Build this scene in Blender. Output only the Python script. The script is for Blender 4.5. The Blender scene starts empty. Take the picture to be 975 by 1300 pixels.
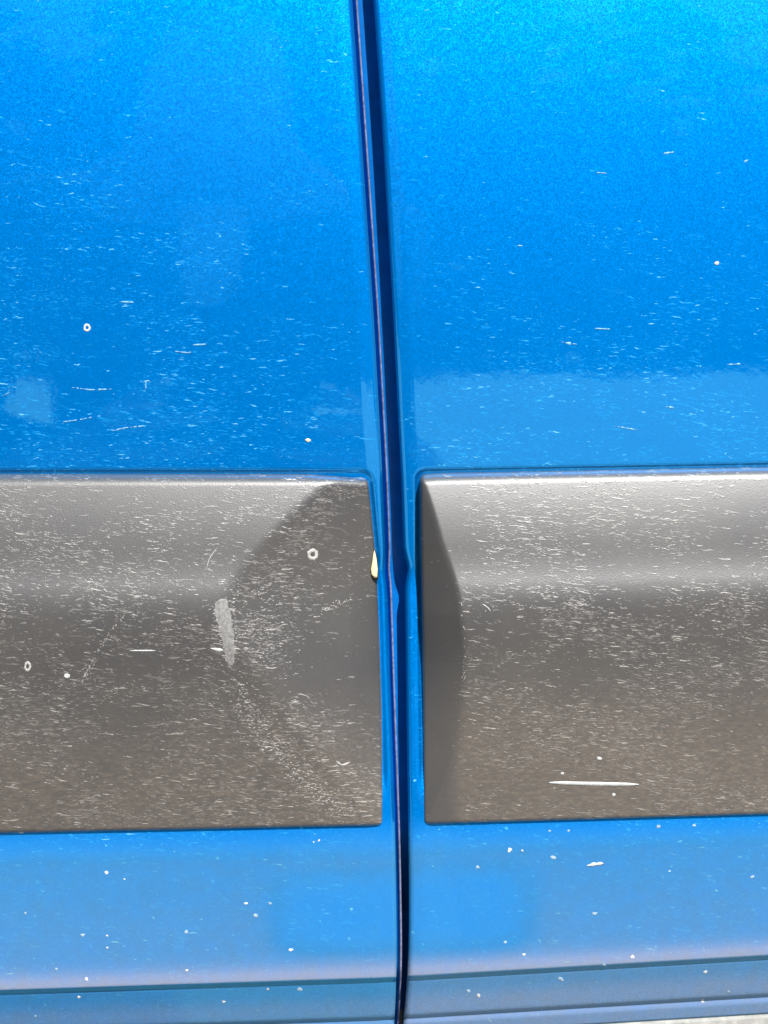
import bpy, math, random
import numpy as np
from mathutils import Vector

# ------------------------------------------------------------------ camera, sky, sun, exposure
sc = bpy.context.scene
D = 0.45                       # camera distance to the door, metres
Z0 = 0.62                      # height of the picture's middle above the ground
R = math.radians

cam = bpy.data.cameras.new("Camera")
cam_o = bpy.data.objects.new("Camera", cam)
sc.collection.objects.link(cam_o)
cam_o.location = (0.0, -D, Z0)
cam_o.rotation_euler = (R(90), 0, 0)
cam.sensor_fit = 'HORIZONTAL'
cam.sensor_width = 36.0
cam.lens = 36.0 * D / 0.195    # 195 mm of door across the frame
cam.clip_start = 0.02
cam.clip_end = 3000
cam.dof.use_dof = True
cam.dof.focus_distance = D - 0.003
cam.dof.aperture_fstop = 22.0
sc.camera = cam_o

SUN_EL, SUN_AZ = 50.0, 20.0    # elevation; azimuth to the right of the camera's back
world = bpy.data.worlds.new("World")
sc.world = world
world.use_nodes = True
wn, wl = world.node_tree.nodes, world.node_tree.links
for n in list(wn): wn.remove(n)
sky = wn.new('ShaderNodeTexSky')
sky.sky_type = 'NISHITA'
sky.sun_disc = False
sky.sun_elevation = R(SUN_EL)
sky.sun_rotation = R(180 - SUN_AZ)
sky.air_density = 0.7
sky.dust_density = 0.3
bg = wn.new('ShaderNodeBackground')
bg.inputs['Strength'].default_value = 0.05
wo = wn.new('ShaderNodeOutputWorld')
wl.new(sky.outputs[0], bg.inputs[0])
wl.new(bg.outputs[0], wo.inputs[0])

sun = bpy.data.lights.new("Sun", 'SUN')
sun.energy = 5.0
sun.angle = R(0.53)
sun.color = (1.0, 0.975, 0.945)
sun_o = bpy.data.objects.new("Sun", sun)
sc.collection.objects.link(sun_o)
sd = Vector((math.sin(R(SUN_AZ)) * math.cos(R(SUN_EL)), -math.cos(R(SUN_AZ)) * math.cos(R(SUN_EL)), math.sin(R(SUN_EL))))
sun_o.rotation_euler = sd.to_track_quat('Z', 'Y').to_euler()
sun_o.location = (0.5, -2, 3)

sc.view_settings.view_transform = 'Standard'
sc.view_settings.look = 'None'
sc.view_settings.exposure = 0.78
sc.view_settings.gamma = 1.0
sc.view_settings.use_curve_mapping = False

random.seed(7)
rng = np.random.default_rng(7)

# ------------------------------------------------------------------ node helpers
class NT:
    def __init__(self, name):
        self.m = bpy.data.materials.new(name)
        self.m.use_nodes = True
        self.t = self.m.node_tree
        for n in list(self.t.nodes): self.t.nodes.remove(n)
        self.out = self.t.nodes.new('ShaderNodeOutputMaterial')
    def n(self, typ, **kw):
        x = self.t.nodes.new(typ)
        for k, v in kw.items(): setattr(x, k, v)
        return x
    def set(self, sock, v):
        if hasattr(v, 'is_output') or isinstance(v, bpy.types.NodeSocket): self.t.links.new(v, sock)
        else: sock.default_value = v
    def math(self, op, a, b=None, c=None, clamp=False):
        x = self.n('ShaderNodeMath', operation=op); x.use_clamp = clamp
        self.set(x.inputs[0], a)
        if b is not None: self.set(x.inputs[1], b)
        if c is not None: self.set(x.inputs[2], c)
        return x.outputs[0]
    def vmath(self, op, a, b=None, s=None):
        x = self.n('ShaderNodeVectorMath', operation=op)
        self.set(x.inputs[0], a)
        if b is not None: self.set(x.inputs[1], b)
        if s is not None: self.set(x.inputs['Scale'], s)
        return x.outputs[0]
    def ramp(self, v, a, b, c=0.0, d=1.0, smooth=True):
        x = self.n('ShaderNodeMapRange')
        x.interpolation_type = 'SMOOTHSTEP' if smooth else 'LINEAR'
        x.clamp = True
        for i, q in enumerate((v, a, b, c, d)): self.set(x.inputs[i], q)
        return x.outputs[0]
    def mixc(self, f, a, b):
        x = self.n('ShaderNodeMix', data_type='RGBA')
        self.set(x.inputs[0], f); self.set(x.inputs[6], a); self.set(x.inputs[7], b)
        return x.outputs[2]
    def mixf(self, f, a, b):
        x = self.n('ShaderNodeMix', data_type='FLOAT')
        self.set(x.inputs[0], f); self.set(x.inputs[2], a); self.set(x.inputs[3], b)
        return x.outputs[0]
    def attr(self, name):
        x = self.n('ShaderNodeAttribute', attribute_name=name)
        return x.outputs['Fac']
    def noise(self, vec, scale, detail=2.0, rough=0.5, dim='3D'):
        x = self.n('ShaderNodeTexNoise', noise_dimensions=dim)
        self.set(x.inputs['Vector'], vec)
        x.inputs['Scale'].default_value = scale; x.inputs['Detail'].default_value = detail
        x.inputs['Roughness'].default_value = rough
        return x.outputs[0]
    def mm(self):
        """object coordinates in millimetres, and the flat (along, up, 0) version"""
        tc = self.n('ShaderNodeTexCoord')
        v = self.vmath('SCALE', tc.outputs['Object'], s=1000.0)
        s = self.n('ShaderNodeSeparateXYZ'); self.t.links.new(v, s.inputs[0])
        c = self.n('ShaderNodeCombineXYZ')
        self.t.links.new(s.outputs[0], c.inputs[0]); self.t.links.new(s.outputs[2], c.inputs[1])
        return v, c.outputs[0]
    def dashes(self, flat, Lu, Lv, rot, r0, dens, seed, warp=0.7):
        """short worn scratches: a stretched Voronoi, kept where a per-cell random number is under dens"""
        if not hasattr(self, 'warped'):
            nz = self.n('ShaderNodeTexNoise', noise_dimensions='2D')
            self.set(nz.inputs['Vector'], flat); nz.inputs['Scale'].default_value = 0.07; nz.inputs['Detail'].default_value = 2
            off = self.vmath('MULTIPLY', self.vmath('SUBTRACT', nz.outputs['Color'], (0.5, 0.5, 0.5)), (warp, warp * 4.5, 0))
            nf = self.n('ShaderNodeTexNoise', noise_dimensions='2D')
            self.set(nf.inputs['Vector'], flat); nf.inputs['Scale'].default_value = 0.8; nf.inputs['Detail'].default_value = 2
            off2 = self.vmath('MULTIPLY', self.vmath('SUBTRACT', nf.outputs['Color'], (0.5, 0.5, 0.5)), (1.3, 0.50, 0))
            self.warped = self.vmath('ADD', self.vmath('ADD', flat, off), off2)
            st = self.vmath('MULTIPLY', flat, (0.9, 3.2, 1))
            self.brk = self.ramp(self.noise(st, 1.0, 2, 0.6, '2D'), 0.33, 0.54, 0.2, 1.0)
        v = self.warped
        mp = self.n('ShaderNodeMapping')
        self.set(mp.inputs['Vector'], v)
        mp.inputs['Rotation'].default_value = (0, 0, R(rot))
        p = self.n('ShaderNodeMapping')
        self.set(p.inputs['Vector'], mp.outputs[0])
        p.inputs['Location'].default_value = (seed * 13.7, seed * 7.3, 0)
        p.inputs['Scale'].default_value = (1.0 / Lu, 1.0 / Lv, 1)
        vo = self.n('ShaderNodeTexVoronoi', voronoi_dimensions='2D')
        sp = self.n('ShaderNodeSeparateXYZ'); self.t.links.new(p.outputs[0], sp.inputs[0])
        cb = self.n('ShaderNodeCombineXYZ')
        self.set(cb.inputs[0], self.math('MULTIPLY_ADD', sp.outputs[1], 0.38, sp.outputs[0])); self.set(cb.inputs[1], sp.outputs[1])
        self.set(vo.inputs['Vector'], cb.outputs[0]); vo.inputs['Scale'].default_value = 1.0
        s = self.n('ShaderNodeSeparateColor'); self.t.links.new(vo.outputs['Color'], s.inputs[0])
        rad = self.math('MULTIPLY', self.math('ADD', self.math('POWER', s.outputs[1], 1.6), 0.25), r0)
        core = self.ramp(vo.outputs['Distance'], self.math('MULTIPLY', rad, 0.35), rad, 1.0, 0.0)
        on = self.ramp(s.outputs[0], self.math('MULTIPLY', dens, 0.9), dens, 1.0, 0.0)
        br = self.math('MULTIPLY', self.math('MULTIPLY_ADD', self.math('POWER', s.outputs[2], 3.0), 0.56, 0.19), self.brk)
        return self.math('MULTIPLY', self.math('MULTIPLY', core, on), br)
    def done(self, shader):
        self.t.links.new(shader, self.out.inputs[0]); return self.m

def principled(nt, **kw):
    p = nt.n('ShaderNodeBsdfPrincipled')
    for k, v in kw.items(): nt.set(p.inputs[k.replace('_', ' ')], v)
    return p

# ------------------------------------------------------------------ materials
def make_paint():
    t = NT('metallic_blue_paint')
    v3, fl = t.mm()
    wear, dust_bounce, speck = t.attr('wear'), t.attr('dust_bounce'), t.attr('speck')
    # flakes: every tiny cell leans its own way under a smooth clear coat
    vo = t.n('ShaderNodeTexVoronoi', voronoi_dimensions='3D')
    t.set(vo.inputs['Vector'], v3); vo.inputs['Scale'].default_value = 4.0
    vo2 = t.n('ShaderNodeTexVoronoi', voronoi_dimensions='3D')
    t.set(vo2.inputs['Vector'], v3); vo2.inputs['Scale'].default_value = 1.5
    geo = t.n('ShaderNodeNewGeometry')
    tilt = t.vmath('SCALE', t.vmath('SUBTRACT', vo.outputs['Color'], (0.5, 0.5, 0.5)), s=0.13)
    tilt2 = t.vmath('SCALE', t.vmath('SUBTRACT', vo2.outputs['Color'], (0.5, 0.5, 0.5)), s=0.03)
    nrm = t.vmath('NORMALIZE', t.vmath('ADD', t.vmath('ADD', geo.outputs['Normal'], tilt), tilt2))
    cl = t.noise(t.vmath('MULTIPLY', fl, (0.55, 1.0, 1)), 0.06, 5, 0.65, '2D')
    clump = t.ramp(cl, 0.38, 0.64, 0.10, 1.6)
    d1 = t.math('MULTIPLY', wear, clump)
    m = t.dashes(fl, 4.5, 0.55, 2, 0.36, t.math('MULTIPLY', d1, 0.85), 1)
    m = t.math('MAXIMUM', m, t.dashes(fl, 2.6, 0.5, -5, 0.34, t.math('MULTIPLY', d1, 0.9), 2))
    m = t.math('MAXIMUM', m, t.math('MULTIPLY', t.dashes(fl, 8.0, 0.75, 7, 0.26, t.math('MULTIPLY', d1, 0.6), 3), 0.9))
    m = t.math('MAXIMUM', m, t.math('MULTIPLY', t.dashes(fl, 1.5, 0.45, 0, 0.33, t.math('MULTIPLY', d1, 1.5), 4), 0.7))
    sp = t.dashes(fl, 2.2, 1.9, 12, 0.27, t.math('MULTIPLY', speck, 0.25), 5)
    sp = t.math('MAXIMUM', sp, t.math('MULTIPLY', t.dashes(fl, 4.0, 1.2, 4, 0.34, t.math('MULTIPLY', speck, 0.9), 6), 0.45))
    marks = t.math('MAXIMUM', m, sp, clamp=True)
    dn = t.noise(v3, 0.25, 5, 0.65)
    dfac = t.math('MULTIPLY', dust_bounce, t.ramp(dn, 0.25, 0.75, 0.95, 1.07), clamp=True)
    col = t.mixc(t.ramp(marks, 0.0, 0.75, 0.0, 1.0, False), (0.0, 0.240, 0.78, 1), t.mixc(t.ramp(marks, 0.35, 0.8), (0.02, 0.42, 0.85, 1), (0.26, 0.62, 0.82, 1)))
    col = t.mixc(dfac, col, t.mixc(t.ramp(dust_bounce, 0.60, 0.78), (0.042, 0.095, 0.082, 1), (0.19, 0.185, 0.185, 1)))
    metal = t.math('MULTIPLY', t.math('SUBTRACT', 1.0, t.math('MULTIPLY', marks, 0.9)), t.math('SUBTRACT', 1.0, t.math('MULTIPLY', dfac, 1.8), clamp=True), clamp=True)
    metal = t.math('MULTIPLY', metal, 0.80)
    coatk = 0.72
    coat = t.math('SUBTRACT', 1.0, t.math('ADD', t.math('MULTIPLY', dfac, 0.9), marks), clamp=True)
    p = principled(t, Base_Color=col, Metallic=metal, Roughness=0.43, Normal=nrm)
    p.inputs['Specular IOR Level'].default_value = 0.0
    bmp = t.n('ShaderNodeBump'); bmp.inputs['Strength'].default_value = 0.03; bmp.inputs['Distance'].default_value = 0.0003
    t.set(bmp.inputs['Height'], t.noise(v3, 0.35, 2, 0.5))
    gl = t.n('ShaderNodeBsdfGlossy')                       # pearl-tinted clear coat
    gl.inputs['Color'].default_value = (0.22, 0.90, 1.0, 1); gl.inputs['Roughness'].default_value = 0.02
    t.set(gl.inputs['Normal'], bmp.outputs[0])
    fr = t.n('ShaderNodeFresnel'); fr.inputs['IOR'].default_value = 1.92
    t.set(fr.inputs['Normal'], bmp.outputs[0])
    mx = t.n('ShaderNodeMixShader')
    t.set(mx.inputs[0], t.math('MULTIPLY', fr.outputs[0], coat)); t.set(mx.inputs[1], p.outputs[0]); t.set(mx.inputs[2], gl.outputs[0])
    return t.done(mx.outputs[0])

def make_plastic():
    t = NT('weathered_grey_plastic')
    v3, fl = t.mm()
    wear, dust_bounce = t.attr('wear'), t.attr('dust_bounce')
    cl = t.noise(t.vmath('MULTIPLY', fl, (0.55, 1.0, 1)), 0.07, 5, 0.7, '2D')
    clump = t.ramp(cl, 0.38, 0.64, 0.15, 1.6)
    d1 = t.math('MULTIPLY', wear, clump)
    m = t.dashes(fl, 5.0, 0.58, 3, 0.38, t.math('MULTIPLY', d1, 0.85), 11)
    m = t.math('MAXIMUM', m, t.math('MULTIPLY', t.dashes(fl, 3.0, 0.46, -3, 0.38, t.math('MULTIPLY', d1, 0.9), 12), 0.8))
    m = t.math('MAXIMUM', m, t.math('MULTIPLY', t.dashes(fl, 9.0, 0.75, 6, 0.26, t.math('MULTIPLY', d1, 0.75), 13), 0.6))
    m = t.math('MAXIMUM', m, t.math('MULTIPLY', t.dashes(fl, 1.7, 0.42, 8, 0.35, t.math('MULTIPLY', d1, 1.5), 14), 0.75))
    m = t.math('MAXIMUM', m, t.math('MULTIPLY', t.dashes(fl, 1.2, 1.0, 20, 0.16, t.math('MULTIPLY_ADD', d1, 0.25, 0.03), 15), 0.9), clamp=True)
    gr = t.noise(v3, 3.4, 2, 0.6)
    big = t.noise(v3, 0.03, 4, 0.6)
    base = t.mixc(t.ramp(big, 0.3, 0.7), (0.044, 0.044, 0.046, 1), (0.058, 0.056, 0.054, 1))
    gran = t.ramp(t.noise(t.vmath('MULTIPLY', v3, (0.4, 1.0, 1.2)), 1.1, 4, 0.7), 0.38, 0.68, 0.5, 1.3)
    base = t.mixc(t.math('MULTIPLY', dust_bounce, gran, clamp=True), base, (0.21, 0.170, 0.125, 1))  # low on the moulding this brown paints in the ground's warm reflection
    col = t.mixc(t.math('MULTIPLY', m, 0.9), base, (0.44, 0.415, 0.38, 1))
    bmp = t.n('ShaderNodeBump'); bmp.inputs['Strength'].default_value = 0.30; bmp.inputs['Distance'].default_value = 0.0001
    t.set(bmp.inputs['Height'], gr)
    bm2 = t.n('ShaderNodeBump'); bm2.inputs['Strength'].default_value = 0.7; bm2.inputs['Distance'].default_value = 0.00015
    t.set(bm2.inputs['Height'], m); t.set(bm2.inputs['Normal'], bmp.outputs[0])
    p = principled(t, Base_Color=col, Roughness=t.mixf(t.ramp(gr, 0.3, 0.7), 0.36, 0.44), Normal=bm2.outputs[0])
    p.inputs['IOR'].default_value = 1.5
    p.inputs['Specular IOR Level'].default_value = 0.80
    return t.done(p.outputs[0])

def simple(name, c, rough=0.5, var=0.2, scale=0.6, bump=0.0, spec=0.5, c2=None):
    t = NT(name)
    v3, fl = t.mm()
    nz = t.noise(v3, scale, 5, 0.6)
    c2 = c2 or tuple(x * (1 - var) for x in c)
    col = t.mixc(t.ramp(nz, 0.3, 0.7), (*c2, 1), (*c, 1))
    p = principled(t, Base_Color=col, Roughness=rough)
    p.inputs['Specular IOR Level'].default_value = spec
    if bump:
        b = t.n('ShaderNodeBump'); b.inputs['Strength'].default_value = 0.6; b.inputs['Distance'].default_value = bump
        t.set(b.inputs['Height'], nz); t.set(p.inputs['Normal'], b.outputs[0])
    return t.done(p.outputs[0])

PAINT = make_paint()
PLASTIC = make_plastic()
PALE = simple('pale_blue_scratch', (0.16, 0.46, 0.76), 0.5, 0.5, 2.0)
HEM = simple('sealed_hem_edge', (0.20, 0.21, 0.33), 0.45, 0.5, 0.8)
RUBBER = simple('black_rubber', (0.012, 0.012, 0.013), 0.6, 0.3, 1.0)
CREAM = simple('cream_nylon_clip', (0.85, 0.74, 0.42), 0.4, 0.12, 1.0)
CHIP = simple('pale_chipped_filler', (0.56, 0.58, 0.58), 0.6, 0.35, 2.0)
DUSTY = simple('pale_blue_chip', (0.30, 0.42, 0.52), 0.6, 0.45, 1.5)
SCUFF = simple('grey_scuff', (0.52, 0.51, 0.49), 0.5, 0.5, 2.0)
SCRAPE = simple('rubbed_grey_plastic', (0.24, 0.24, 0.235), 0.45, 0.45, 1.4)
TRIM = simple('dusty_grey_trim', (0.34, 0.34, 0.32), 0.7, 0.35, 0.3, 0.0002)
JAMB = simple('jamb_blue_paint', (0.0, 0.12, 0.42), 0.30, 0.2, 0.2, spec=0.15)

# ------------------------------------------------------------------ mesh helpers
def px(x): return (x - 487.5) / 5.0          # photograph pixels to millimetres on the door plane
def py(y): return (650.0 - y) / 5.0

def link(name, verts, faces, mat, parent, smooth=True, attrs=None, label=None):
    me = bpy.data.meshes.new(name)
    me.from_pydata([tuple(v) for v in verts], [], faces)
    me.materials.append(mat)
    if smooth: me.polygons.foreach_set('use_smooth', [True] * len(me.polygons))
    for k, a in (attrs or {}).items():
        at = me.attributes.new(k, 'FLOAT', 'POINT')
        at.data.foreach_set('value', np.asarray(a, dtype=np.float32))
    me.update()
    o = bpy.data.objects.new(name, me)
    sc.collection.objects.link(o)
    o.parent = parent
    if label: o['label'] = label
    return o

def to_world(U, V, W):
    """mm (along, up, outward) to the car's own metres"""
    return np.stack([np.asarray(U) / 1000.0, -np.asarray(W) / 1000.0, np.asarray(V) / 1000.0 + Z0], -1)

def grid(U, V, W, flip=False):
    n, m = U.shape
    P = to_world(U, V, W).reshape(-1, 3)
    idx = np.arange(n * m).reshape(n, m)
    a, b, c, d = idx[:-1, :-1].ravel(), idx[1:, :-1].ravel(), idx[1:, 1:].ravel(), idx[:-1, 1:].ravel()
    F = np.stack([a, b, c, d] if not flip else [a, d, c, b], -1)
    return P, F.tolist()

def sstep(a, b, x):
    t = np.clip((x - a) / (b - a), 0, 1)
    return t * t * (3 - 2 * t)

def smin(a, b, k):
    h = np.clip(0.5 + 0.5 * (b - a) / k, 0, 1)
    return b * (1 - h) + a * h - k * h * (1 - h)

# ------------------------------------------------------------------ the shape of the car's side
# normal elevation (degrees) of the skin by height, integrated to an outward profile
VT = np.arange(-170.0, 360.0, 0.25)
def _ang(v):
    a = np.where(v > 37, -3.2 + (v - 37) * 0.060, -3.2 - (37 - v) * 0.035)
    low = 5.5 + 3.0 * sstep(-74, -92, v)
    return a + (low - a) * sstep(-8, -22, v)
_W = np.concatenate([[0], np.cumsum(-np.tan(np.radians(_ang(VT[:-1] + 0.125))) * 0.25)])
_W -= np.interp(0.0, VT, _W)
RIDGE = -115.2
def profile(v):
    w = np.interp(v, VT, _W)
    # the ridge: small proud bead, then a step in, a flat band, a second fine groove
    d = v - RIDGE
    w = w - 1.7 * sstep(0.0, -2.2, d) + 0.45 * np.minimum(d + 2.2, 0)
    w = w - 0.8 * np.exp(-((d + 12.3) / 0.7) ** 2)
    return w

def tilt_c(vf, side):
    if side > 0: return np.interp(vf, [-115, -80, 10, 300], [0.043, 0.0184, 0.0200, 0.0200])
    return np.interp(vf, [-115, -80, 10, 300], [0.017, 0.010, 0.001, 0.0])
def tilt(u, vf, side):
    return tilt_c(vf, side) * u

# door edges at the seam, traced down the height (mm)
YL = [-1500, -400, 0, 160, 400, 600, 690, 760, 900, 980, 1050, 1120, 1200, 1260, 1300, 1330]
XL = [330, 418, 447, 458, 474.5, 485.5, 489, 491, 495.5, 498.5, 501, 502.5, 503.5, 502, 500, 498]
XR = [358, 444, 474, 485, 499, 509, 512, 514.5, 516, 517, 518, 519, 518.5, 515, 511.5, 509]
def _curve(ys, xs):
    v = np.array([py(y) for y in ys])[::-1]; u = np.array([px(x) for x in xs])[::-1]
    vv = np.arange(-150, 420, 1.0)
    uu = np.interp(vv, v, u)
    k = np.hanning(25); k /= k.sum()
    uu = np.convolve(np.pad(uu, 12, mode='edge'), k, 'valid')
    return vv, uu
_cl, _cr = _curve(YL, XL), _curve(YR if False else YL, XR)
def edge_u(v, side):
    c = _cr if side > 0 else _cl
    pinch = np.exp(-((np.asarray(v, float) + 14.5) / 3.2) ** 2)      # both edges are pinched at the crease
    return np.interp(v, c[0], c[1]) + (0.95 if side > 0 else -0.35) * pinch

# moulding outlines (mm)
M_TOP, M_BOT = py(602), py(1043)
def mold_end(v, side):
    y = 650 - 5 * v
    if side < 0:
        return px(np.interp(y, [600, 620, 640, 690, 730, 800, 900, 1000, 1048], [467, 468.5, 470.5, 475.5, 478.5, 481.5, 484.5, 485.5, 485]))
    return px(np.interp(y, [600, 620, 700, 800, 900, 1048], [533, 533.5, 534.5, 536, 537, 538]))

def mold_sd(u, vf, side):
    """rough signed distance (mm) outside the moulding's outline"""
    e = mold_end(np.clip(vf, M_BOT, M_TOP), side)
    du = (u - e) * (1 if side < 0 else -1)
    dv = np.maximum(vf - M_TOP, M_BOT - vf)
    r = 1.6
    a, b = du + r, dv + r
    return np.minimum(np.maximum(a, b), 0) + np.hypot(np.maximum(a, 0), np.maximum(b, 0)) - r

YAW = 0.060
def door_w(u, vf, side):
    d = np.abs(u - edge_u(vf, side))
    w = profile(vf) - YAW * u
    # skin turns very slightly towards the seam over the last few millimetres
    w = w - 0.13 * np.maximum(4.2 - d, 0) ** 1.35 * 0.35
    s = mold_sd(u, vf, side)
    k = 0.75 * sstep(-72, -64, vf)
    w = w - k * np.where(s < 0.35, 1.0, np.exp(-((s - 0.35) / 0.62) ** 2))
    return w

CREST = py(772)
def mold_h(s, v, side):
    """moulding's height above the skin; s = distance from its end, v = height"""
    up = 3.4 + (M_TOP - v) * 0.405 - 0.0031 * (M_TOP - v) ** 2
    lo = 1.1 + (v - M_BOT) * 0.236
    body = smin(up, lo, 3.4)
    y = 650 - 5 * v
    if side < 0:
        end = 1.2 + s * 0.306 - 0.068 * np.maximum(7.5 - s, 0) ** 1.6 * sstep(700, 800, y) * (1 - sstep(940, 1025, y))
        h = smin(end, body, 0.75 + 0.5 * sstep(800, 950, y))
    else:
        ys = [600, 612, 690, 780, 840, 930, 990, 1043]
        b = np.interp(y, ys, [3.0, 3.6, 4.5, 3.5, 1.1, 0.4, 0.4, 0.5]); m = np.interp(y, ys, [1.0, 1.0, 1.0, 1.0, 0.9, 0.65, 0.58, 0.58])
        end = b + s * m
        h = smin(end, body, 0.55)
    return h

def mold_total(s, v, side):
    h = mold_h(s, v, side)
    et, eb, es = M_TOP - v, v - M_BOT, s
    def rim(e, r):
        q = np.clip(1 - e / r, 0, 1)
        return r * (np.sqrt(np.maximum(1 - q * q, 0)) - 1)
    h = h + rim(et, 3.0) + rim(eb, 1.1) + rim(es, 0.7)
    return np.maximum(h, -0.6)

def surf(x, y, kind, side):
    """photograph pixel to a point (mm) on the door or its moulding"""
    w = 0.0
    for _ in range(4):
        u, v = px(x) * (450 - w) / 450, py(y) * (450 - w) / 450
        vf = v
        for _ in range(3): vf = v - tilt(u, vf, side)
        if kind == 'door': w = float(door_w(u, vf, side))
        else:
            s = (mold_end(vf, side) - u) * (1 if side < 0 else -1)
            w = float(profile(np.array(vf))) - YAW * u + float(mold_total(np.array(s), np.array(vf), side))
    return u, v, w

# ------------------------------------------------------------------ the ground
gm = NT('sandy_concrete')
tc = gm.n('ShaderNodeTexCoord')
gn = gm.noise(tc.outputs['Object'], 3.0, 8, 0.65)
gn2 = gm.noise(tc.outputs['Object'], 60.0, 4, 0.7)
gcol = gm.mixc(gm.ramp(gn, 0.3, 0.7), (0.46, 0.41, 0.35, 1), (0.60, 0.55, 0.48, 1))
gcol = gm.mixc(gm.ramp(gn2, 0.35, 0.75, 0, 0.5), gcol, (0.26, 0.23, 0.20, 1))
gp = principled(gm, Base_Color=gcol, Roughness=0.9)
GROUND = gm.done(gp.outputs[0])
S = 400.0
g = link('ground', [(-S, -S, 0), (S, -S, 0), (S, S, 0), (-S, S, 0)], [(0, 1, 2, 3)], GROUND, None, smooth=False)
g['kind'] = 'structure'

# a far line of dark trees behind the photographer: it shows only as the darker mirror image above the ground
wr = np.random.default_rng(3)
NW = 20000
cx = wr.uniform(-45, 45, NW); top = 11 + 2.2 * np.sin(cx * 0.55) + 1.3 * np.sin(cx * 1.7 + 1) + wr.normal(0, 0.4, NW)
cz = top * wr.uniform(0.0, 1.0, NW) ** 1.5; cy = -27 + wr.uniform(-2.5, 2.5, NW)
e1 = wr.normal(0, 1, (NW, 3)); e1 /= np.linalg.norm(e1, axis=1)[:, None]
e2 = np.cross(e1, wr.normal(0, 1, (NW, 3))); e2 /= np.linalg.norm(e2, axis=1)[:, None]
sz = wr.uniform(0.35, 0.8, (NW, 1)); C0 = np.stack([cx, cy, cz + 0.3], 1)
WV = np.stack([C0 - e1 * sz, C0 + e2 * sz * 0.6, C0 + e1 * sz, C0 - e2 * sz * 0.6], 1).reshape(-1, 3)
LEAF = simple('dark_foliage', (0.045, 0.06, 0.030), 0.8, 0.5, 0.0006)
wood = link('woodland', WV, np.arange(NW * 4).reshape(-1, 4).tolist(), LEAF, None, smooth=False)
wood['kind'] = 'stuff'; wood['label'] = 'dark far line of trees mirrored faintly in the blue doors'; wood['category'] = 'trees'

# ------------------------------------------------------------------ the car
car = bpy.data.objects.new('parked_car', None)
sc.collection.objects.link(car)
car['label'] = 'bright blue car side at a door seam with scratched grey plastic mouldings'
car['category'] = 'car'

def spaced(lo, hi, step): return list(np.arange(lo, hi, step))

def door_attrs(U, VF, side):
    X, Y = 487.5 + U * 5, 650 - VF * 5
    if side < 0:
        wear = 0.10 + 0.55 * sstep(180, 420, Y) * (1 - 0.75 * sstep(230, 420, X)) + 0.25 * sstep(440, 520, Y) * (1 - sstep(380, 470, X))
        wear += 0.25 * np.exp(-((X - 60) / 120) ** 2 - ((Y - 300) / 90) ** 2)
    else:
        wear = 0.05 + 0.30 * sstep(200, 430, Y) * sstep(500, 640, X) + 0.55 * sstep(440, 540, Y) * sstep(505, 540, X)
    below = sstep(1040, 1060, Y)
    wear = wear * (1 - 0.85 * below) + 0.10 * below * (1 - sstep(360, 480, X) * (1 - sstep(600, 700, X)))
    ed = np.abs(U - edge_u(VF, side))
    wear *= 0.15 + 0.85 * sstep(1.0, 6.0, ed)
    d = VF - RIDGE
    dust_bounce = 0.62 + 0.03 * sstep(1060, 1200, Y) + 0.16 * np.exp(-(np.maximum(d, 0) / 2.8) ** 1.5) * (d > -0.3)
    dust_bounce = dust_bounce * (d > -0.3) + (d <= -0.3) * (0.62 + 0.06 * sstep(-3, -9, d) + (0.05 if side > 0 else 0.0))
    dust_bounce = dust_bounce * sstep(1025, 1085, Y)
    # two soft-edged patches beside the seam with a thinner film
    seam_patch = np.exp(-(((X - 440) / 80) ** 4) - ((Y - 1150) / 42) ** 4) + np.exp(-(((X - 590) / 75) ** 4) - ((Y - 1150) / 45) ** 4)
    dust_bounce = dust_bounce * (1 - 0.22 * np.clip(seam_patch, 0, 1))
    speck = 0.05 + 0.75 * below * (1 - 0.5 * np.clip(seam_patch, 0, 1))
    speck *= 0.4 + 0.6 * sstep(1.0, 6.0, ed)
    return wear, np.clip(dust_bounce, 0, 1), speck

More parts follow.
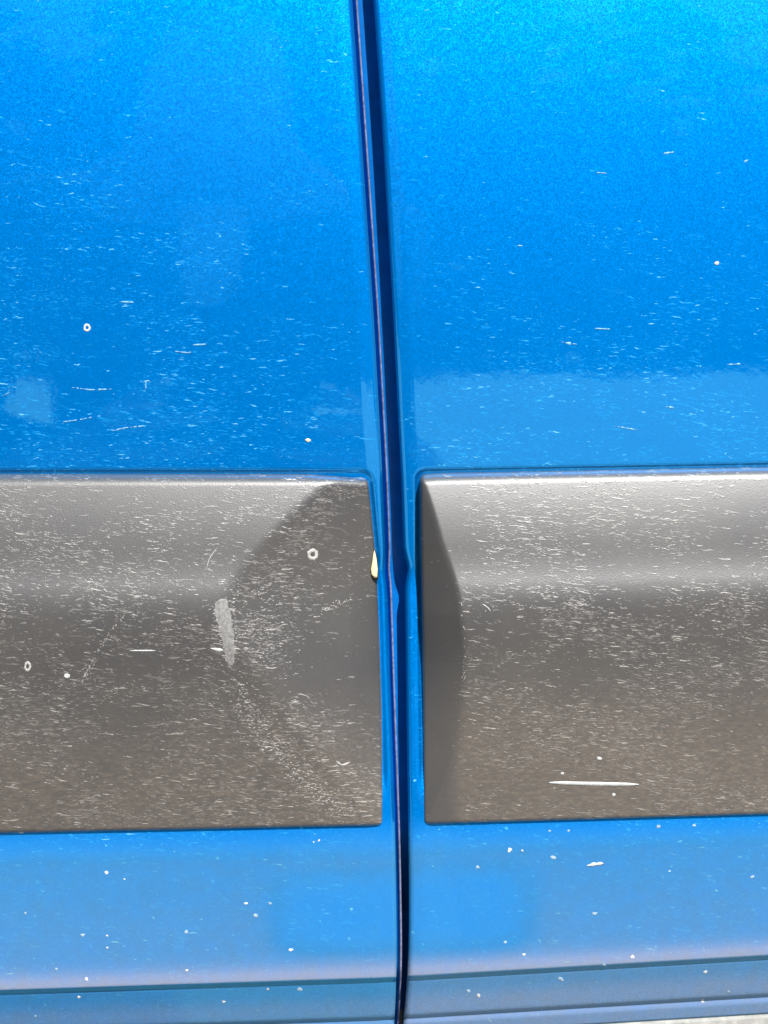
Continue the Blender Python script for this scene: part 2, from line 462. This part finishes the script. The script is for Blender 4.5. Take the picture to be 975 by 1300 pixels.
def make_door(side, label):
    sg = 1 if side > 0 else -1
    rr = 1.1                                                     # radius of the folded edge
    cols = [('e', 14.0), ('e', 9.0), ('e', 5.0), ('e', 3.0), ('e', 2.0), ('e', rr)]
    cols += [('a', k) for k in np.radians([12, 24, 36, 48, 60, 70, 80, 90])]
    ds = spaced(rr + 0.35, 12, 0.35) + spaced(12, 120, 1.5) + [125, 135, 150, 175, 200, 240, 280, 330, 380, 440, 500]
    cols += [('d', k) for k in ds]
    rows = spaced(-136, -118, 0.5) + spaced(-118, -112, 0.2) + spaced(-112, -83, 1.0) + spaced(-83, -77, 0.25) + spaced(-77, 7, 1.5) \
        + spaced(7, 14, 0.25) + spaced(14, 140, 1.5) + [145, 155, 170, 190, 215, 240, 270, 300, 340]
    rows = np.array(rows); rows = rows[rows > -132.1]
    n, m = len(rows), len(cols)
    U, V, W, DD = (np.zeros((n, m)) for _ in range(4))
    for j, (k, q) in enumerate(cols):
        e = edge_u(rows, side)
        if k == 'd': d, dep = q, 0.0
        elif k == 'e': d, dep = 0.0, q
        else: d, dep = rr * (1 - math.sin(q)), rr * (1 - math.sin(math.pi / 2 - (math.pi / 2 - q)))
        if k == 'a':
            d, dep = rr * (1 - math.sin(q)), rr * (1 - math.cos(math.pi / 2 - q))
        u = e + sg * d
        U[:, j] = u
        W[:, j] = door_w(e + sg * max(d, rr), rows, side) - dep
        V[:, j] = rows + tilt(u, rows, side)
        DD[:, j] = d
    VF = np.repeat(rows[:, None], m, 1)
    # bottom: fold the skin under; top and far end: turn back so the door has thickness
    def ret(arr, first, last): return np.vstack([first, arr, last])
    U2 = ret(U, U[[0, 0]], U[-1:]); V2 = ret(V, V[[0, 0]] + 0.1, V[-1:]); W2 = ret(W, np.vstack([W[:1] - 22, W[:1] - 0.35]), W[-1:] - 22)
    VF2 = ret(VF, VF[[0, 0]], VF[-1:])
    U2 = np.hstack([U2, U2[:, -1:]]); V2 = np.hstack([V2, V2[:, -1:]]); W2 = np.hstack([W2, W2[:, -1:] - 22]); VF2 = np.hstack([VF2, VF2[:, -1:]])
    wear, dust_bounce, speck = door_attrs(U2, VF2, side)
    P, F = grid(U2, V2, W2, flip=side > 0)
    o = link('door', P, F, PAINT, car, attrs={'wear': wear.ravel(), 'dust_bounce': dust_bounce.ravel(), 'speck': speck.ravel()}, label=label)
    return o

door_l = make_door(-1, 'blue door on the left of the seam')
door_r = make_door(1, 'blue door on the right of the seam')

def mold_attrs(S_, V_, U, side):
    X, Y = 487.5 + U * 5, 650 - V_ * 5
    h = None
    if side < 0:
        wear = 0.36 + 0.30 * sstep(740, 800, Y)
        # the bevelled end: rough along its fold, smoother towards the seam
        fold = np.interp(Y, [600, 622, 740, 790, 860, 940, 1040], [440, 425, 305, 282, 300, 345, 440])
        t = X - fold
        wear = np.where(t > 0, 1.7 * np.exp(-(np.maximum(t, 0) / 75) ** 2) * (0.35 + 0.65 * sstep(640, 760, Y)) + 0.05, wear)
        wear += 1.2 * np.exp(-(t / 22) ** 2) * sstep(830, 930, Y)
        dust_bounce = 0.26 * sstep(820, 1000, Y) + 0.05 * np.exp(-((t - 25) / 40) ** 2) * sstep(820, 930, Y)  # browner downwards: ground reflection put into the colour; the fold term is real powder
    else:
        wear = 0.34 + 0.55 * np.exp(-((Y - 850) / 90) ** 2) * sstep(590, 650, X) + 0.25 * sstep(900, 960, Y) * sstep(640, 780, X)
        wear *= 0.05 + 0.95 * sstep(6, 16, S_)
        wear += 0.25 * np.exp(-((S_ - 11.0) / 1.6) ** 2)
        dust_bounce = 0.32 * sstep(800, 980, Y) * (0.15 + 0.85 * sstep(5, 11, S_))  # same painted ground reflection, held back on the steep end
    dust_bounce = dust_bounce + 0.25 * sstep(1036, 1046, Y)
    return np.clip(wear, 0, 2.0), np.clip(dust_bounce, 0, 1)

def make_molding(side, parent, label):
    sg = -1 if side < 0 else 1                                   # direction away from the seam
    ss = [0, 0.08, 0.2, 0.35, 0.55, 0.75] + spaced(1.0, 14, 0.4) + spaced(14, 112, 0.65) + [116, 125, 140, 160, 190, 230, 280, 340, 400, 480]
    H = M_TOP - M_BOT
    tt = [0, 0.08, 0.2, 0.4, 0.65, 0.9, 1.2, 1.5] + spaced(2.0, H - 5, 0.65) + spaced(H - 5, H - 1.6, 0.35) + [H - 1.5, H - 1.2, H - 0.9, H - 0.65, H - 0.4, H - 0.2, H - 0.08, H]
    ss, tt = np.array(ss), np.array(tt)
    S_, V_ = np.meshgrid(ss, tt + M_BOT)
    # rounded corners: the end draws back close to the top and the bottom
    def back(e, r):
        q = np.clip(1 - e / r, 0, 1); return r * (1 - np.sqrt(np.maximum(1 - q * q, 0)))
    sb = back(M_TOP - V_, 1.6) + back(V_ - M_BOT, 1.0)
    U = mold_end(V_, side) + sg * (S_ + sb)
    W = profile(V_) - YAW * U + mold_total(S_, V_, side)
    if side < 0:   # the top line sinks a little before its corner
        drop = 0.9 * sstep(16, 0, S_) * sstep(M_TOP - 6, M_TOP, V_)
    else: drop = 0.15 * sstep(5, 0, S_) * sstep(M_TOP - 6, M_TOP, V_)
    V3 = V_ + tilt(U, V_, side) - drop
    wear, dust_bounce = mold_attrs(S_, V_, U, side)
    # closed side walls down into the channel of the skin
    pad = lambda A, f=None: np.pad(A, 1, mode='edge')
    U4, V4, W4 = pad(U), pad(V3), pad(W)
    wall = np.pad(np.zeros_like(W), 1, constant_values=1.0)
    base = profile(pad(V_)) - YAW * U4 - 2.4
    W4 = np.where(wall > 0, base, W4)
    P, F = grid(U4, V4, W4, flip=side > 0)
    return link('side_molding', P, F, PLASTIC, parent, attrs={'wear': pad(wear).ravel(), 'dust_bounce': pad(dust_bounce).ravel()}, label=label)

mold_l = make_molding(-1, door_l, 'grey plastic moulding with a long bevelled end')
mold_r = make_molding(1, door_r, 'grey plastic moulding with a short steep end')

# hem lip just inside the left door's edge, the dusty lower trims, and the pillar behind the seam
def ribbon(name, rows, prof, mat, parent, label=None, flip=False, attrs=None):
    """prof(v) -> list of (u, w) across; swept down rows"""
    pts = [prof(v) for v in rows]
    U = np.array([[q[0] for q in r] for r in pts]); W = np.array([[q[1] for q in r] for r in pts])
    V = np.repeat(np.array(rows)[:, None], U.shape[1], 1)
    P, F = grid(U, V, W, flip)
    return link(name, P, F, mat, parent, label=label)

VR = np.concatenate([np.arange(-132, 140, 1.5), np.arange(140, 330, 10)])
def hem_prof(v):
    e = float(edge_u(v, -1)); w = float(door_w(e - 1.1, np.array(v), -1))
    return [(e + 0.86, w - 3.72), (e + 1.0, w - 3.42), (e + 1.12, w - 3.35), (e + 1.30, w - 3.4), (e + 1.38, w - 3.7), (e + 1.2, w - 9)]
ribbon('hem_edge', VR, hem_prof, HEM, door_l)
def flange_prof(v):
    e = float(edge_u(v, -1)); w = float(door_w(e - 1.1, np.array(v), -1))
    return [(e - 0.2, w - 5.8), (e + 0.3, w - 5.4), (e + 0.70, w - 4.6), (e + 0.95, w - 3.75), (e + 1.1, w - 5)]
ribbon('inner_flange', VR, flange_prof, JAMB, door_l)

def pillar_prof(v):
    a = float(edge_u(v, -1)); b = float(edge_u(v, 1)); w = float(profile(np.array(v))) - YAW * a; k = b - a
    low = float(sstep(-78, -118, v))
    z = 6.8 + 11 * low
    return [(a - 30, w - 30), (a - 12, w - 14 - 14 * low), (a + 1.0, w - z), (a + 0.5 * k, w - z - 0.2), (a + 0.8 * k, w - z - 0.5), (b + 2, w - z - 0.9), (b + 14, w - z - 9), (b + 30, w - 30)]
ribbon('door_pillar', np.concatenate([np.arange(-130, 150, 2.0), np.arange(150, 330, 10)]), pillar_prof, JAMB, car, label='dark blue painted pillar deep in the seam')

def make_trim(side, parent):
    sg = 1 if side > 0 else -1
    ds = np.array([0.6, 0.9, 1.5, 3, 6] + spaced(10, 120, 4) + [140, 180, 240, 320, 400, 498])
    pr = [(v - 1.4, w) for v, w in [(-130.6, -9.0), (-130.7, -0.2), (-131.0, 0.5), (-131.6, 0.75), (-134.8, 0.35), (-135.4, 0.75), (-136.0, 0.6), (-136.4, -0.3), (-136.5, -18)]]
    U, V, W = (np.zeros((len(pr), len(ds))) for _ in range(3))
    w0 = float(profile(np.array(-131.9)))
    for i, (v, w) in enumerate(pr):
        e = float(edge_u(v, side)); u = e + sg * ds
        U[i] = u; V[i] = v + tilt(u, -115.0, side); W[i] = w0 + w - YAW * u
    P, F = grid(U, V, W, flip=side < 0)
    return link('bottom_trim', P, F, TRIM, parent)
make_trim(-1, door_l); make_trim(1, door_r)
# black sill set back under both doors
sv = [(-110, -34), (-134, -26), (-150, -22), (-190, -20), (-215, -30), (-216, -70)]
su = np.array([-480.0, -300, -100, 0, 100, 300, 480])
Us = np.repeat(su[None], len(sv), 0); Vs = np.array([[a + 0.02 * u for u in su] for a, b in sv]); Ws = np.array([[b - 20 - YAW * u for u in su] for a, b in sv])
Ps, Fs = grid(Us, Vs, Ws, flip=True)
link('sill', Ps, Fs, RUBBER, car, label='dark sill set back under the doors')

# ------------------------------------------------------------------ single marks that stand out
def blob(name, x, y, rx, ry, kind, side, parent, mat=CHIP, hgt=0.14, n=14, ang=0.0, rough=0.18, ring=False, label=None):
    if ring: n, rough = 22, 0.11
    ks = [random.uniform(1 - rough, 1 + rough) for _ in range(n)]
    ca, sa = math.cos(ang), math.sin(ang)
    verts, faces = [], []
    levels = [(1.0, -0.05), (0.85, hgt * 0.8), (0.55, hgt * (1.0 if not ring else 0.55)), (0.0, hgt * (1.05 if not ring else -0.02))]
    if ring: levels = [(1.0, -0.05), (0.88, hgt), (0.58, hgt * 0.8), (0.40, -0.02)]
    for f, hh in levels:
        if f == 0.0:
            u, v, w = surf(x, y, kind, side); verts.append((u, v, w + hh)); continue
        for i in range(n):
            a = 2 * math.pi * i / n
            dx, dy = rx * f * ks[i] * math.cos(a), ry * f * ks[i] * math.sin(a)
            u, v, w = surf(x + dx * ca - dy * sa, y + dx * sa + dy * ca, kind, side)
            verts.append((u, v, w + hh))
    L = len(levels)
    for l in range(L - 1):
        last = levels[l + 1][0] == 0.0
        for i in range(n):
            j = (i + 1) % n
            if last: faces.append((l * n + j, l * n + i, (l + 1) * n))
            else: faces.append((l * n + j, l * n + i, (l + 1) * n + i, (l + 1) * n + j))
    A = np.array(verts)
    P = to_world(A[:, 0], A[:, 1], A[:, 2])
    return link(name, P, [tuple(f[::-1]) for f in faces], mat, parent, label=label)

def streak(name, pts, wid, kind, side, parent, mat=CHIP, hgt=0.10, label=None, jit=0.25, broken=0.0):
    """a raised scratch along a polyline of photograph points, tapering at both ends"""
    p = np.array(pts, float)
    L = np.concatenate([[0], np.cumsum(np.hypot(*np.diff(p, axis=0).T))])
    n = max(6, int(L[-1] / (5 if not broken else 2)))
    q = np.linspace(0, L[-1], n)
    X, Y = np.interp(q, L, p[:, 0]), np.interp(q, L, p[:, 1])
    tx, ty = np.gradient(X), np.gradient(Y); ln = np.hypot(tx, ty); tx /= ln; ty /= ln
    t = np.linspace(0, 1, n)
    hw = 0.5 * wid * np.minimum(1, np.minimum(t, 1 - t) * 6 + 0.25) * (1 + jit * rng.uniform(-1, 1, n))
    verts, faces = [], []
    for i in range(n):
        for f, hh in ((-1, -0.05), (-0.6, hgt), (0.6, hgt), (1, -0.05)):
            u, v, w = surf(X[i] - ty[i] * hw[i] * f, Y[i] + tx[i] * hw[i] * f, kind, side)
            verts.append((u, v, w + hh))
    for i in range(n - 1):
        if rng.random() < broken: continue
        for k in range(3):
            a = i * 4 + k
            faces.append((a, a + 1, a + 5, a + 4))
    A = np.array(verts)
    return link(name, to_world(A[:, 0], A[:, 1], A[:, 2]), faces, mat, parent, label=label)

def patch(name, outline, kind, side, parent, mat, hgt=0.05, n=9, label=None):
    """thin raised patch between a left and a right edge: outline = [(y, xl, xr), ...]"""
    o = np.array(outline, float)
    ys = np.linspace(o[0, 0], o[-1, 0], 36)
    verts, faces = [], []
    for i, y in enumerate(ys):
        a, b = np.interp(y, o[:, 0], o[:, 1]), np.interp(y, o[:, 0], o[:, 2])
        a += rng.normal(0, 0.9); b += rng.normal(0, 0.9)
        for j in range(n):
            f = j / (n - 1)
            u, v, w = surf(a + (b - a) * f, y, kind, side)
            e = -0.04 if j in (0, n - 1) or i in (0, 35) else hgt * (0.6 + 0.4 * rng.random())
            verts.append((u, v, w + e))
    for i in range(len(ys) - 1):
        for j in range(n - 1):
            a = i * n + j; faces.append((a, a + 1, a + n + 1, a + n))
    A = np.array(verts)
    return link(name, to_world(A[:, 0], A[:, 1], A[:, 2]), [f[::-1] for f in faces], mat, parent, label=label)

def flakes(name, pts, spread, count, kind, side, parent, mat, size=2.2, lean=0.0, hgt=0.07, label=None):
    """one rubbed mark: many tiny raised flakes strewn along a polyline"""
    p = np.array(pts, float)
    L = np.concatenate([[0], np.cumsum(np.hypot(*np.diff(p, axis=0).T))])
    verts, faces = [], []
    for _ in range(count):
        q = rng.uniform(0, L[-1])
        x = np.interp(q, L, p[:, 0]) + rng.normal(0, spread); y = np.interp(q, L, p[:, 1]) + rng.normal(0, spread * 0.7)
        l, wd, a = size * rng.uniform(0.4, 1.6), 0.45 * rng.uniform(0.6, 1.6), lean + rng.normal(0, 0.35)
        b = len(verts)
        for fx, fy, hh in ((-1, 0, -0.03), (0.1, 1, -0.02), (1, 0.1, -0.03), (-0.1, -1, -0.02), (0.05, 0, hgt)):
            dx, dy = l * fx, wd * fy
            u, v, w = surf(x + dx * math.cos(a) - dy * math.sin(a), y + dx * math.sin(a) + dy * math.cos(a), kind, side)
            verts.append((u, v, w + hh))
        faces += [(b, b + 4, b + 1), (b + 1, b + 4, b + 2), (b + 2, b + 4, b + 3), (b + 3, b + 4, b)]
    A = np.array(verts)
    return link(name, to_world(A[:, 0], A[:, 1], A[:, 2]), faces, mat, parent, smooth=False, label=label)

# left moulding and door
blob('paint_chip', 397, 704, 7.5, 7.5, 'mold', -1, door_l, ring=True, mat=SCUFF, hgt=0.12, label='round white chip ring on the bevelled moulding end')
blob('paint_chip', 35, 846, 4.6, 7.0, 'mold', -1, door_l, mat=SCUFF, ring=True, hgt=0.08)
blob('paint_chip', 85, 858, 4.2, 3.2, 'mold', -1, door_l)
blob('paint_chip', 110.5, 416, 4.6, 5.2, 'door', -1, door_l, ring=True, hgt=0.12, label='round white stone chip in the blue paint')
blob('paint_chip', 391, 559, 3.6, 2.2, 'door', -1, door_l, mat=CREAM, ang=0.3)
blob('paint_chip', 27, 1054, 8.0, 3.0, 'door', -1, door_l, rough=0.35)
for (x, y, r) in [(135, 1108, 3.4), (158, 1116, 2.0), (32, 1159, 2.6), (105, 1187, 3.4), (136, 1188, 2.2), (325, 1162, 3.8), (312, 1147, 3.4), (237, 1183, 4.4), (343, 1147, 2.6), (369, 1206, 3.2),
                  (110, 1243, 3.6), (100, 1266, 3.0), (72, 1230, 2.6), (136, 1203, 2.4), (237, 1232, 2.6), (380, 1256, 4.0), (284, 1272, 3.2), (45, 1290, 2.6), (340, 1256, 2.4), (405, 1067, 2.4), (398, 1069, 2.0)]:
    blob('paint_chip', x, y, 0.68 * r * random.uniform(0.9, 1.3), 0.68 * r * random.uniform(0.7, 1.0), 'door', -1, door_l, mat=random.choice([CHIP, DUSTY, DUSTY]), hgt=0.07, n=9, rough=0.4)
patch('scuff', [(759, 281, 288), (765, 273, 291), (774, 270, 293), (790, 275, 296), (805, 279, 298), (825, 284, 299), (838, 287, 298), (846, 290, 295)], 'mold', -1, door_l, SCRAPE, label='pale grey scrape on the fold of the moulding')
flakes('scratch', [(104, 866), (118, 838), (140, 802), (161, 778)], 0.9, 45, 'mold', -1, door_l, SCUFF, 1.6, -1.0)
flakes('scratch', [(98, 868), (108, 862), (118, 838)], 3.0, 40, 'mold', -1, door_l, SCUFF, 1.8, -0.8)
flakes('scratch', [(270, 768), (276, 790), (290, 842)], 2.5, 80, 'mold', -1, door_l, SCUFF, 2.4, 0.0)
flakes('scratch', [(292, 764), (299, 790), (301, 838)], 2.0, 50, 'mold', -1, door_l, SCUFF, 2.6, -0.2)
flakes('scratch', [(300, 870), (335, 935), (385, 985), (436, 1034)], 9.0, 380, 'mold', -1, door_l, SCUFF, 2.2, -0.25)
flakes('scratch', [(310, 745), (330, 790), (345, 840)], 18.0, 150, 'mold', -1, door_l, SCUFF, 2.4, -0.25)
streak('scratch', [(262, 722), (266, 708), (276, 695)], 1.2, 'mold', -1, door_l, SCUFF)
flakes('scratch', [(408, 776), (425, 768), (443, 762)], 2.2, 45, 'mold', -1, door_l, SCUFF, 1.8, -0.4)
streak('scratch', [(165, 826), (198, 826)], 2.2, 'mold', -1, door_l)
streak('scratch', [(427, 966), (434, 972), (444, 968)], 3.0, 'mold', -1, door_l, SCUFF)
streak('scratch', [(267, 823), (283, 826)], 3.6, 'mold', -1, door_l, jit=0.5)
for p in [[(78, 536), (100, 533), (121, 529)], [(142, 547), (160, 543), (182, 541)], [(91, 492), (115, 495), (142, 494)], [(185, 482), (185, 494)], [(178, 485), (192, 483)],
          [(222, 446), (238, 448), (243, 447)], [(245, 438), (262, 437)], [(152, 383), (170, 384)], [(3, 503), (12, 498)]]:
    streak('scratch', p, 1.6, 'door', -1, door_l, PALE, jit=0.6, broken=0.12)
# right moulding and door
streak('scratch', [(697, 993.5), (750, 995), (811, 996)], 5.0, 'mold', 1, door_r, label='long straight white gouge low on the right moulding', jit=0.12, hgt=0.16)
for (x, y, r) in [(714, 982, 2.4), (761, 963, 3.0), (779, 1009, 2.6), (555, 1200, 0.1)]:
    if r > 1: blob('paint_chip', x, y, r, r * 0.8, 'mold', 1, door_r, n=9)
streak('scratch', [(613, 767), (619, 771), (623, 776)], 1.6, 'mold', 1, door_r)
flakes('scratch', [(586, 765), (589, 790), (590, 830), (587, 880)], 0.9, 26, 'mold', 1, door_r, SCUFF, 2.0, 1.5)
blob('paint_chip', 910, 334, 3.0, 2.6, 'door', 1, door_r)
for p, wd in [([(757, 219), (770, 220)], 2.0), ([(842, 195), (856, 193)], 2.4), ([(713, 434), (722, 436), (732, 437)], 3.0), ([(780, 541), (810, 546)], 1.5), ([(944, 206), (950, 203)], 2.4),
              ([(921, 463), (940, 462)], 2.0), ([(845, 516), (856, 518)], 2.0), ([(755, 417), (775, 418)], 1.5), ([(657, 312), (663, 312)], 1.6)]:
    streak('scratch', p, wd, 'door', 1, door_r, PALE, jit=0.7, broken=0.15)
for (x, y, r) in [(647, 1079, 4.6), (703, 1089, 4.4), (755, 1160, 4.4), (722, 1055, 2.8), (698, 1055, 2.4), (607, 1101, 3.6), (803, 1215, 5.4), (665, 1212, 3.0), (767, 1225, 3.0), (896, 1234, 3.6), (712, 1243, 5.0),
                  (608, 1264, 4.4), (595, 1258, 4.0), (955, 1113, 3.4), (881, 1048, 3.2), (836, 1049, 3.4), (641, 1196, 3.0), (663, 1080, 2.4), (850, 1106, 2.2), (925, 1259, 3.0), (892, 1271, 3.2)]:
    blob('paint_chip', x, y, 0.68 * r * random.uniform(0.9, 1.3), 0.68 * r * random.uniform(0.7, 1.0), 'door', 1, door_r, mat=random.choice([CHIP, DUSTY, DUSTY]), hgt=0.07, n=9, rough=0.4)
streak('paint_chip', [(745, 1099), (755, 1097), (766, 1096)], 4.2, 'door', 1, door_r, jit=0.5, hgt=0.2)

# cream retaining clip showing at the left moulding's end, over a raised black solid painted in for the slot's shade
def teardrop(name, mat, scale, lift, parent, label=None):
    out = [(475.3, 701), (473.3, 712), (471.6, 722), (472.2, 728), (475.5, 731.5), (478.6, 731), (479.0, 722), (477.6, 710)]
    cx, cy = 475.6, 719
    verts, n = [], len(out)
    for f, hh in ((1.0, -1.6), (1.0, lift - 0.15), (0.8, lift), (0.0, lift + 0.1)):
        for (x, y) in (out if f else [(cx, cy)]):
            X, Y = cx + (x - cx) * scale * max(f, 0.001), cy + (y - cy) * scale * max(f, 0.001)
            u, v = px(X), py(Y)
            verts.append((u, v, float(profile(np.array(v))) - YAW * u + 1.1 + hh))
    faces = []
    for l in range(2):
        for i in range(n):
            j = (i + 1) % n; faces.append((l * n + i, l * n + j, (l + 1) * n + j, (l + 1) * n + i))
    for i in range(n): faces.append((2 * n + i, 2 * n + (i + 1) % n, 3 * n))
    A = np.array(verts)
    return link(name, to_world(A[:, 0], A[:, 1], A[:, 2]), faces, mat, parent, label=label)
teardrop('slot_shade', RUBBER, 1.45, 0.45, door_l)
teardrop('retaining_clip', CREAM, 1.15, 0.85, door_l, label='cream plastic retaining clip showing at the moulding end')

# ------------------------------------------------------------------ the photographer, mirrored in the left door's paint
DARK = simple('dark_navy_cloth', (0.020, 0.022, 0.030), 0.9, 0.4, 0.02)
DENIM = simple('khaki_trousers', (0.36, 0.32, 0.26), 0.9, 0.3, 0.02)
SKIN = simple('skin', (0.42, 0.25, 0.18), 0.5, 0.12, 0.02)
SHIRT = simple('pale_shirt', (0.62, 0.64, 0.68), 0.8, 0.1, 0.02)
HAIR = simple('dark_hair', (0.02, 0.014, 0.010), 0.6, 0.4, 0.05)
SHOE = simple('grey_shoe', (0.10, 0.10, 0.10), 0.7, 0.3, 0.02)
GLASS = simple('black_phone_back', (0.012, 0.012, 0.014), 0.15, 0.2, 0.02)

def grown(name, joints, edges, mat, parent, root, sub=2):
    me = bpy.data.meshes.new(name)
    keys = list(joints)
    me.from_pydata([joints[k][0] for k in keys], [(keys.index(a), keys.index(b)) for a, b in edges], [])
    me.materials.append(mat)
    o = bpy.data.objects.new(name, me)
    sc.collection.objects.link(o); o.parent = parent
    o.modifiers.new('Skin', 'SKIN').use_smooth_shade = True
    for k, d in zip(keys, me.skin_vertices[0].data):
        r = joints[k][1]; d.radius = r if isinstance(r, tuple) else (r, r); d.use_root = k == root
    ss = o.modifiers.new('Subdivision', 'SUBSURF'); ss.levels = ss.render_levels = sub
    return o

J = {
 'pelvis': ((-0.05, -1.22, 0.36), 0.135), 'belly': ((-0.04, -1.17, 0.52), 0.100), 'chest': ((-0.03, -1.10, 0.70), 0.135), 'collar': ((-0.025, -1.06, 0.84), 0.08),
 'neck': ((-0.02, -1.03, 0.92), 0.055), 'skull': ((-0.015, -1.00, 1.03), 0.085), 'crown': ((-0.015, -1.01, 1.12), 0.07), 'nose': ((-0.01, -0.905, 1.01), 0.018),
 'sh_l': ((-0.215, -1.06, 0.80), 0.065), 'el_l': ((-0.222, -0.83, 0.56), 0.043), 'wr_l': ((-0.115, -0.53, 0.565), 0.028), 'pa_l': ((-0.078, -0.485, 0.578), 0.028),
 'sh_r': ((0.110, -1.06, 0.80), 0.065), 'el_r': ((0.055, -0.84, 0.55), 0.043), 'wr_r': ((0.078, -0.54, 0.56), 0.028), 'pa_r': ((0.048, -0.49, 0.575), 0.028),
 'hip_l': ((-0.14, -1.21, 0.35), 0.10), 'kn_l': ((-0.22, -0.84, 0.46), 0.065), 'an_l': ((-0.19, -1.04, 0.10), 0.042), 'to_l': ((-0.20, -0.90, 0.035), 0.034),
 'hip_r': ((0.04, -1.21, 0.35), 0.10), 'kn_r': ((0.11, -0.86, 0.22), 0.065), 'an_r': ((0.08, -1.24, 0.10), 0.042), 'to_r': ((0.10, -1.14, 0.035), 0.034),
}
J['kn_l'] = ((-0.06, -0.84, 0.535), 0.065)
for k in list(J):
    if k[:2] not in ('wr', 'pa'): J[k] = ((J[k][0][0] - 0.0, *J[k][0][1:]), J[k][1])
E = [('pelvis', 'belly'), ('belly', 'chest'), ('chest', 'collar'), ('collar', 'neck'), ('neck', 'skull'), ('skull', 'crown'), ('skull', 'nose')]
for q in 'lr':
    E += [('collar', 'sh_' + q), ('sh_' + q, 'el_' + q), ('el_' + q, 'wr_' + q), ('wr_' + q, 'pa_' + q), ('pelvis', 'hip_' + q), ('hip_' + q, 'kn_' + q), ('kn_' + q, 'an_' + q), ('an_' + q, 'to_' + q)]
    sx, px0 = (-1, -0.058) if q == 'l' else (1, 0.028)
    base = Vector(J['pa_' + q][0])
    for k, (dz, ln) in enumerate([(0.028, 0.9), (0.010, 1.0), (-0.008, 0.95), (-0.026, 0.75)]):
        a = base + Vector((0.0, 0.012, dz)); b = Vector((px0 + sx * 0.010, -0.452, base.z + dz * 1.15)); c = Vector((px0 - sx * 0.032 * ln, -0.4445, base.z + dz * 1.15 + 0.004))
        for nm, p, r in (('a', a, 0.011), ('b', b, 0.009), ('c', c, 0.0075)): J['f%s%d%s' % (q, k, nm)] = (tuple(p), r)
        E += [('pa_' + q, 'f%s%da' % (q, k)), ('f%s%da' % (q, k), 'f%s%db' % (q, k)), ('f%s%db' % (q, k), 'f%s%dc' % (q, k))]
    J['t%sa' % q] = (tuple(base + Vector((-sx * 0.006, -0.004, 0.034))), 0.013); J['t%sb' % q] = ((px0 - sx * 0.010, -0.474, base.z + 0.052), 0.0095)
    E += [('pa_' + q, 't%sa' % q), ('t%sa' % q, 't%sb' % q)]
person = grown('person', J, E, SKIN, None, 'pelvis')
person['label'] = 'crouching person in dark clothes, mirrored faintly in the left blue door'
person['category'] = 'person'
def sub(keys, k): return {n: (J[n][0], J[n][1] * k) for n in keys}
def eds(keys): return [(a, b) for a, b in E if a in keys and b in keys]
jk = ['pelvis', 'belly', 'chest', 'collar', 'sh_l', 'el_l', 'wr_l', 'sh_r', 'el_r', 'wr_r']
grown('jacket', sub(jk, 1.16), eds(jk), DARK, person, 'pelvis')
tk = ['pelvis', 'hip_l', 'kn_l', 'an_l', 'hip_r', 'kn_r', 'an_r']
grown('trousers', sub(tk, 1.12), eds(tk), DENIM, person, 'pelvis')
for q in 'lr':
    grown('shoe', sub(['an_' + q, 'to_' + q], 1.15), [('an_' + q, 'to_' + q)], SHOE, person, 'an_' + q)
grown('shirt_front', {'a': ((-0.020, -0.945, 0.835), 0.026), 'b': ((-0.020, -0.945, 0.80), 0.030), 'c': ((-0.025, -0.960, 0.70), 0.022)}, [('a', 'b'), ('b', 'c')], SHIRT, person, 'b')
grown('hair', {'a': ((-0.015, -0.965, 1.115), 0.055), 'b': ((-0.015, -1.02, 1.14), 0.085), 'c': ((-0.020, -1.065, 1.06), 0.075), 'd': ((-0.020, -1.06, 0.97), 0.05)}, [('a', 'b'), ('b', 'c'), ('c', 'd')], HAIR, person, 'b')

# the phone held in both hands, its lens where the picture is taken from
import bmesh
bm = bmesh.new()
bmesh.ops.create_cube(bm, size=1.0)
bmesh.ops.scale(bm, vec=(0.074, 0.008, 0.155), verts=bm.verts)
bmesh.ops.bevel(bm, geom=bm.edges[:], offset=0.0035, segments=3, affect='EDGES')
bmesh.ops.translate(bm, vec=(-0.016, -0.4575, 0.563), verts=bm.verts)
me = bpy.data.meshes.new('phone'); bm.to_mesh(me); bm.free(); me.materials.append(GLASS)
ph = bpy.data.objects.new('phone', me); sc.collection.objects.link(ph)
ph['label'] = 'black phone held up in both hands facing the door seam'
ph['category'] = 'phone'
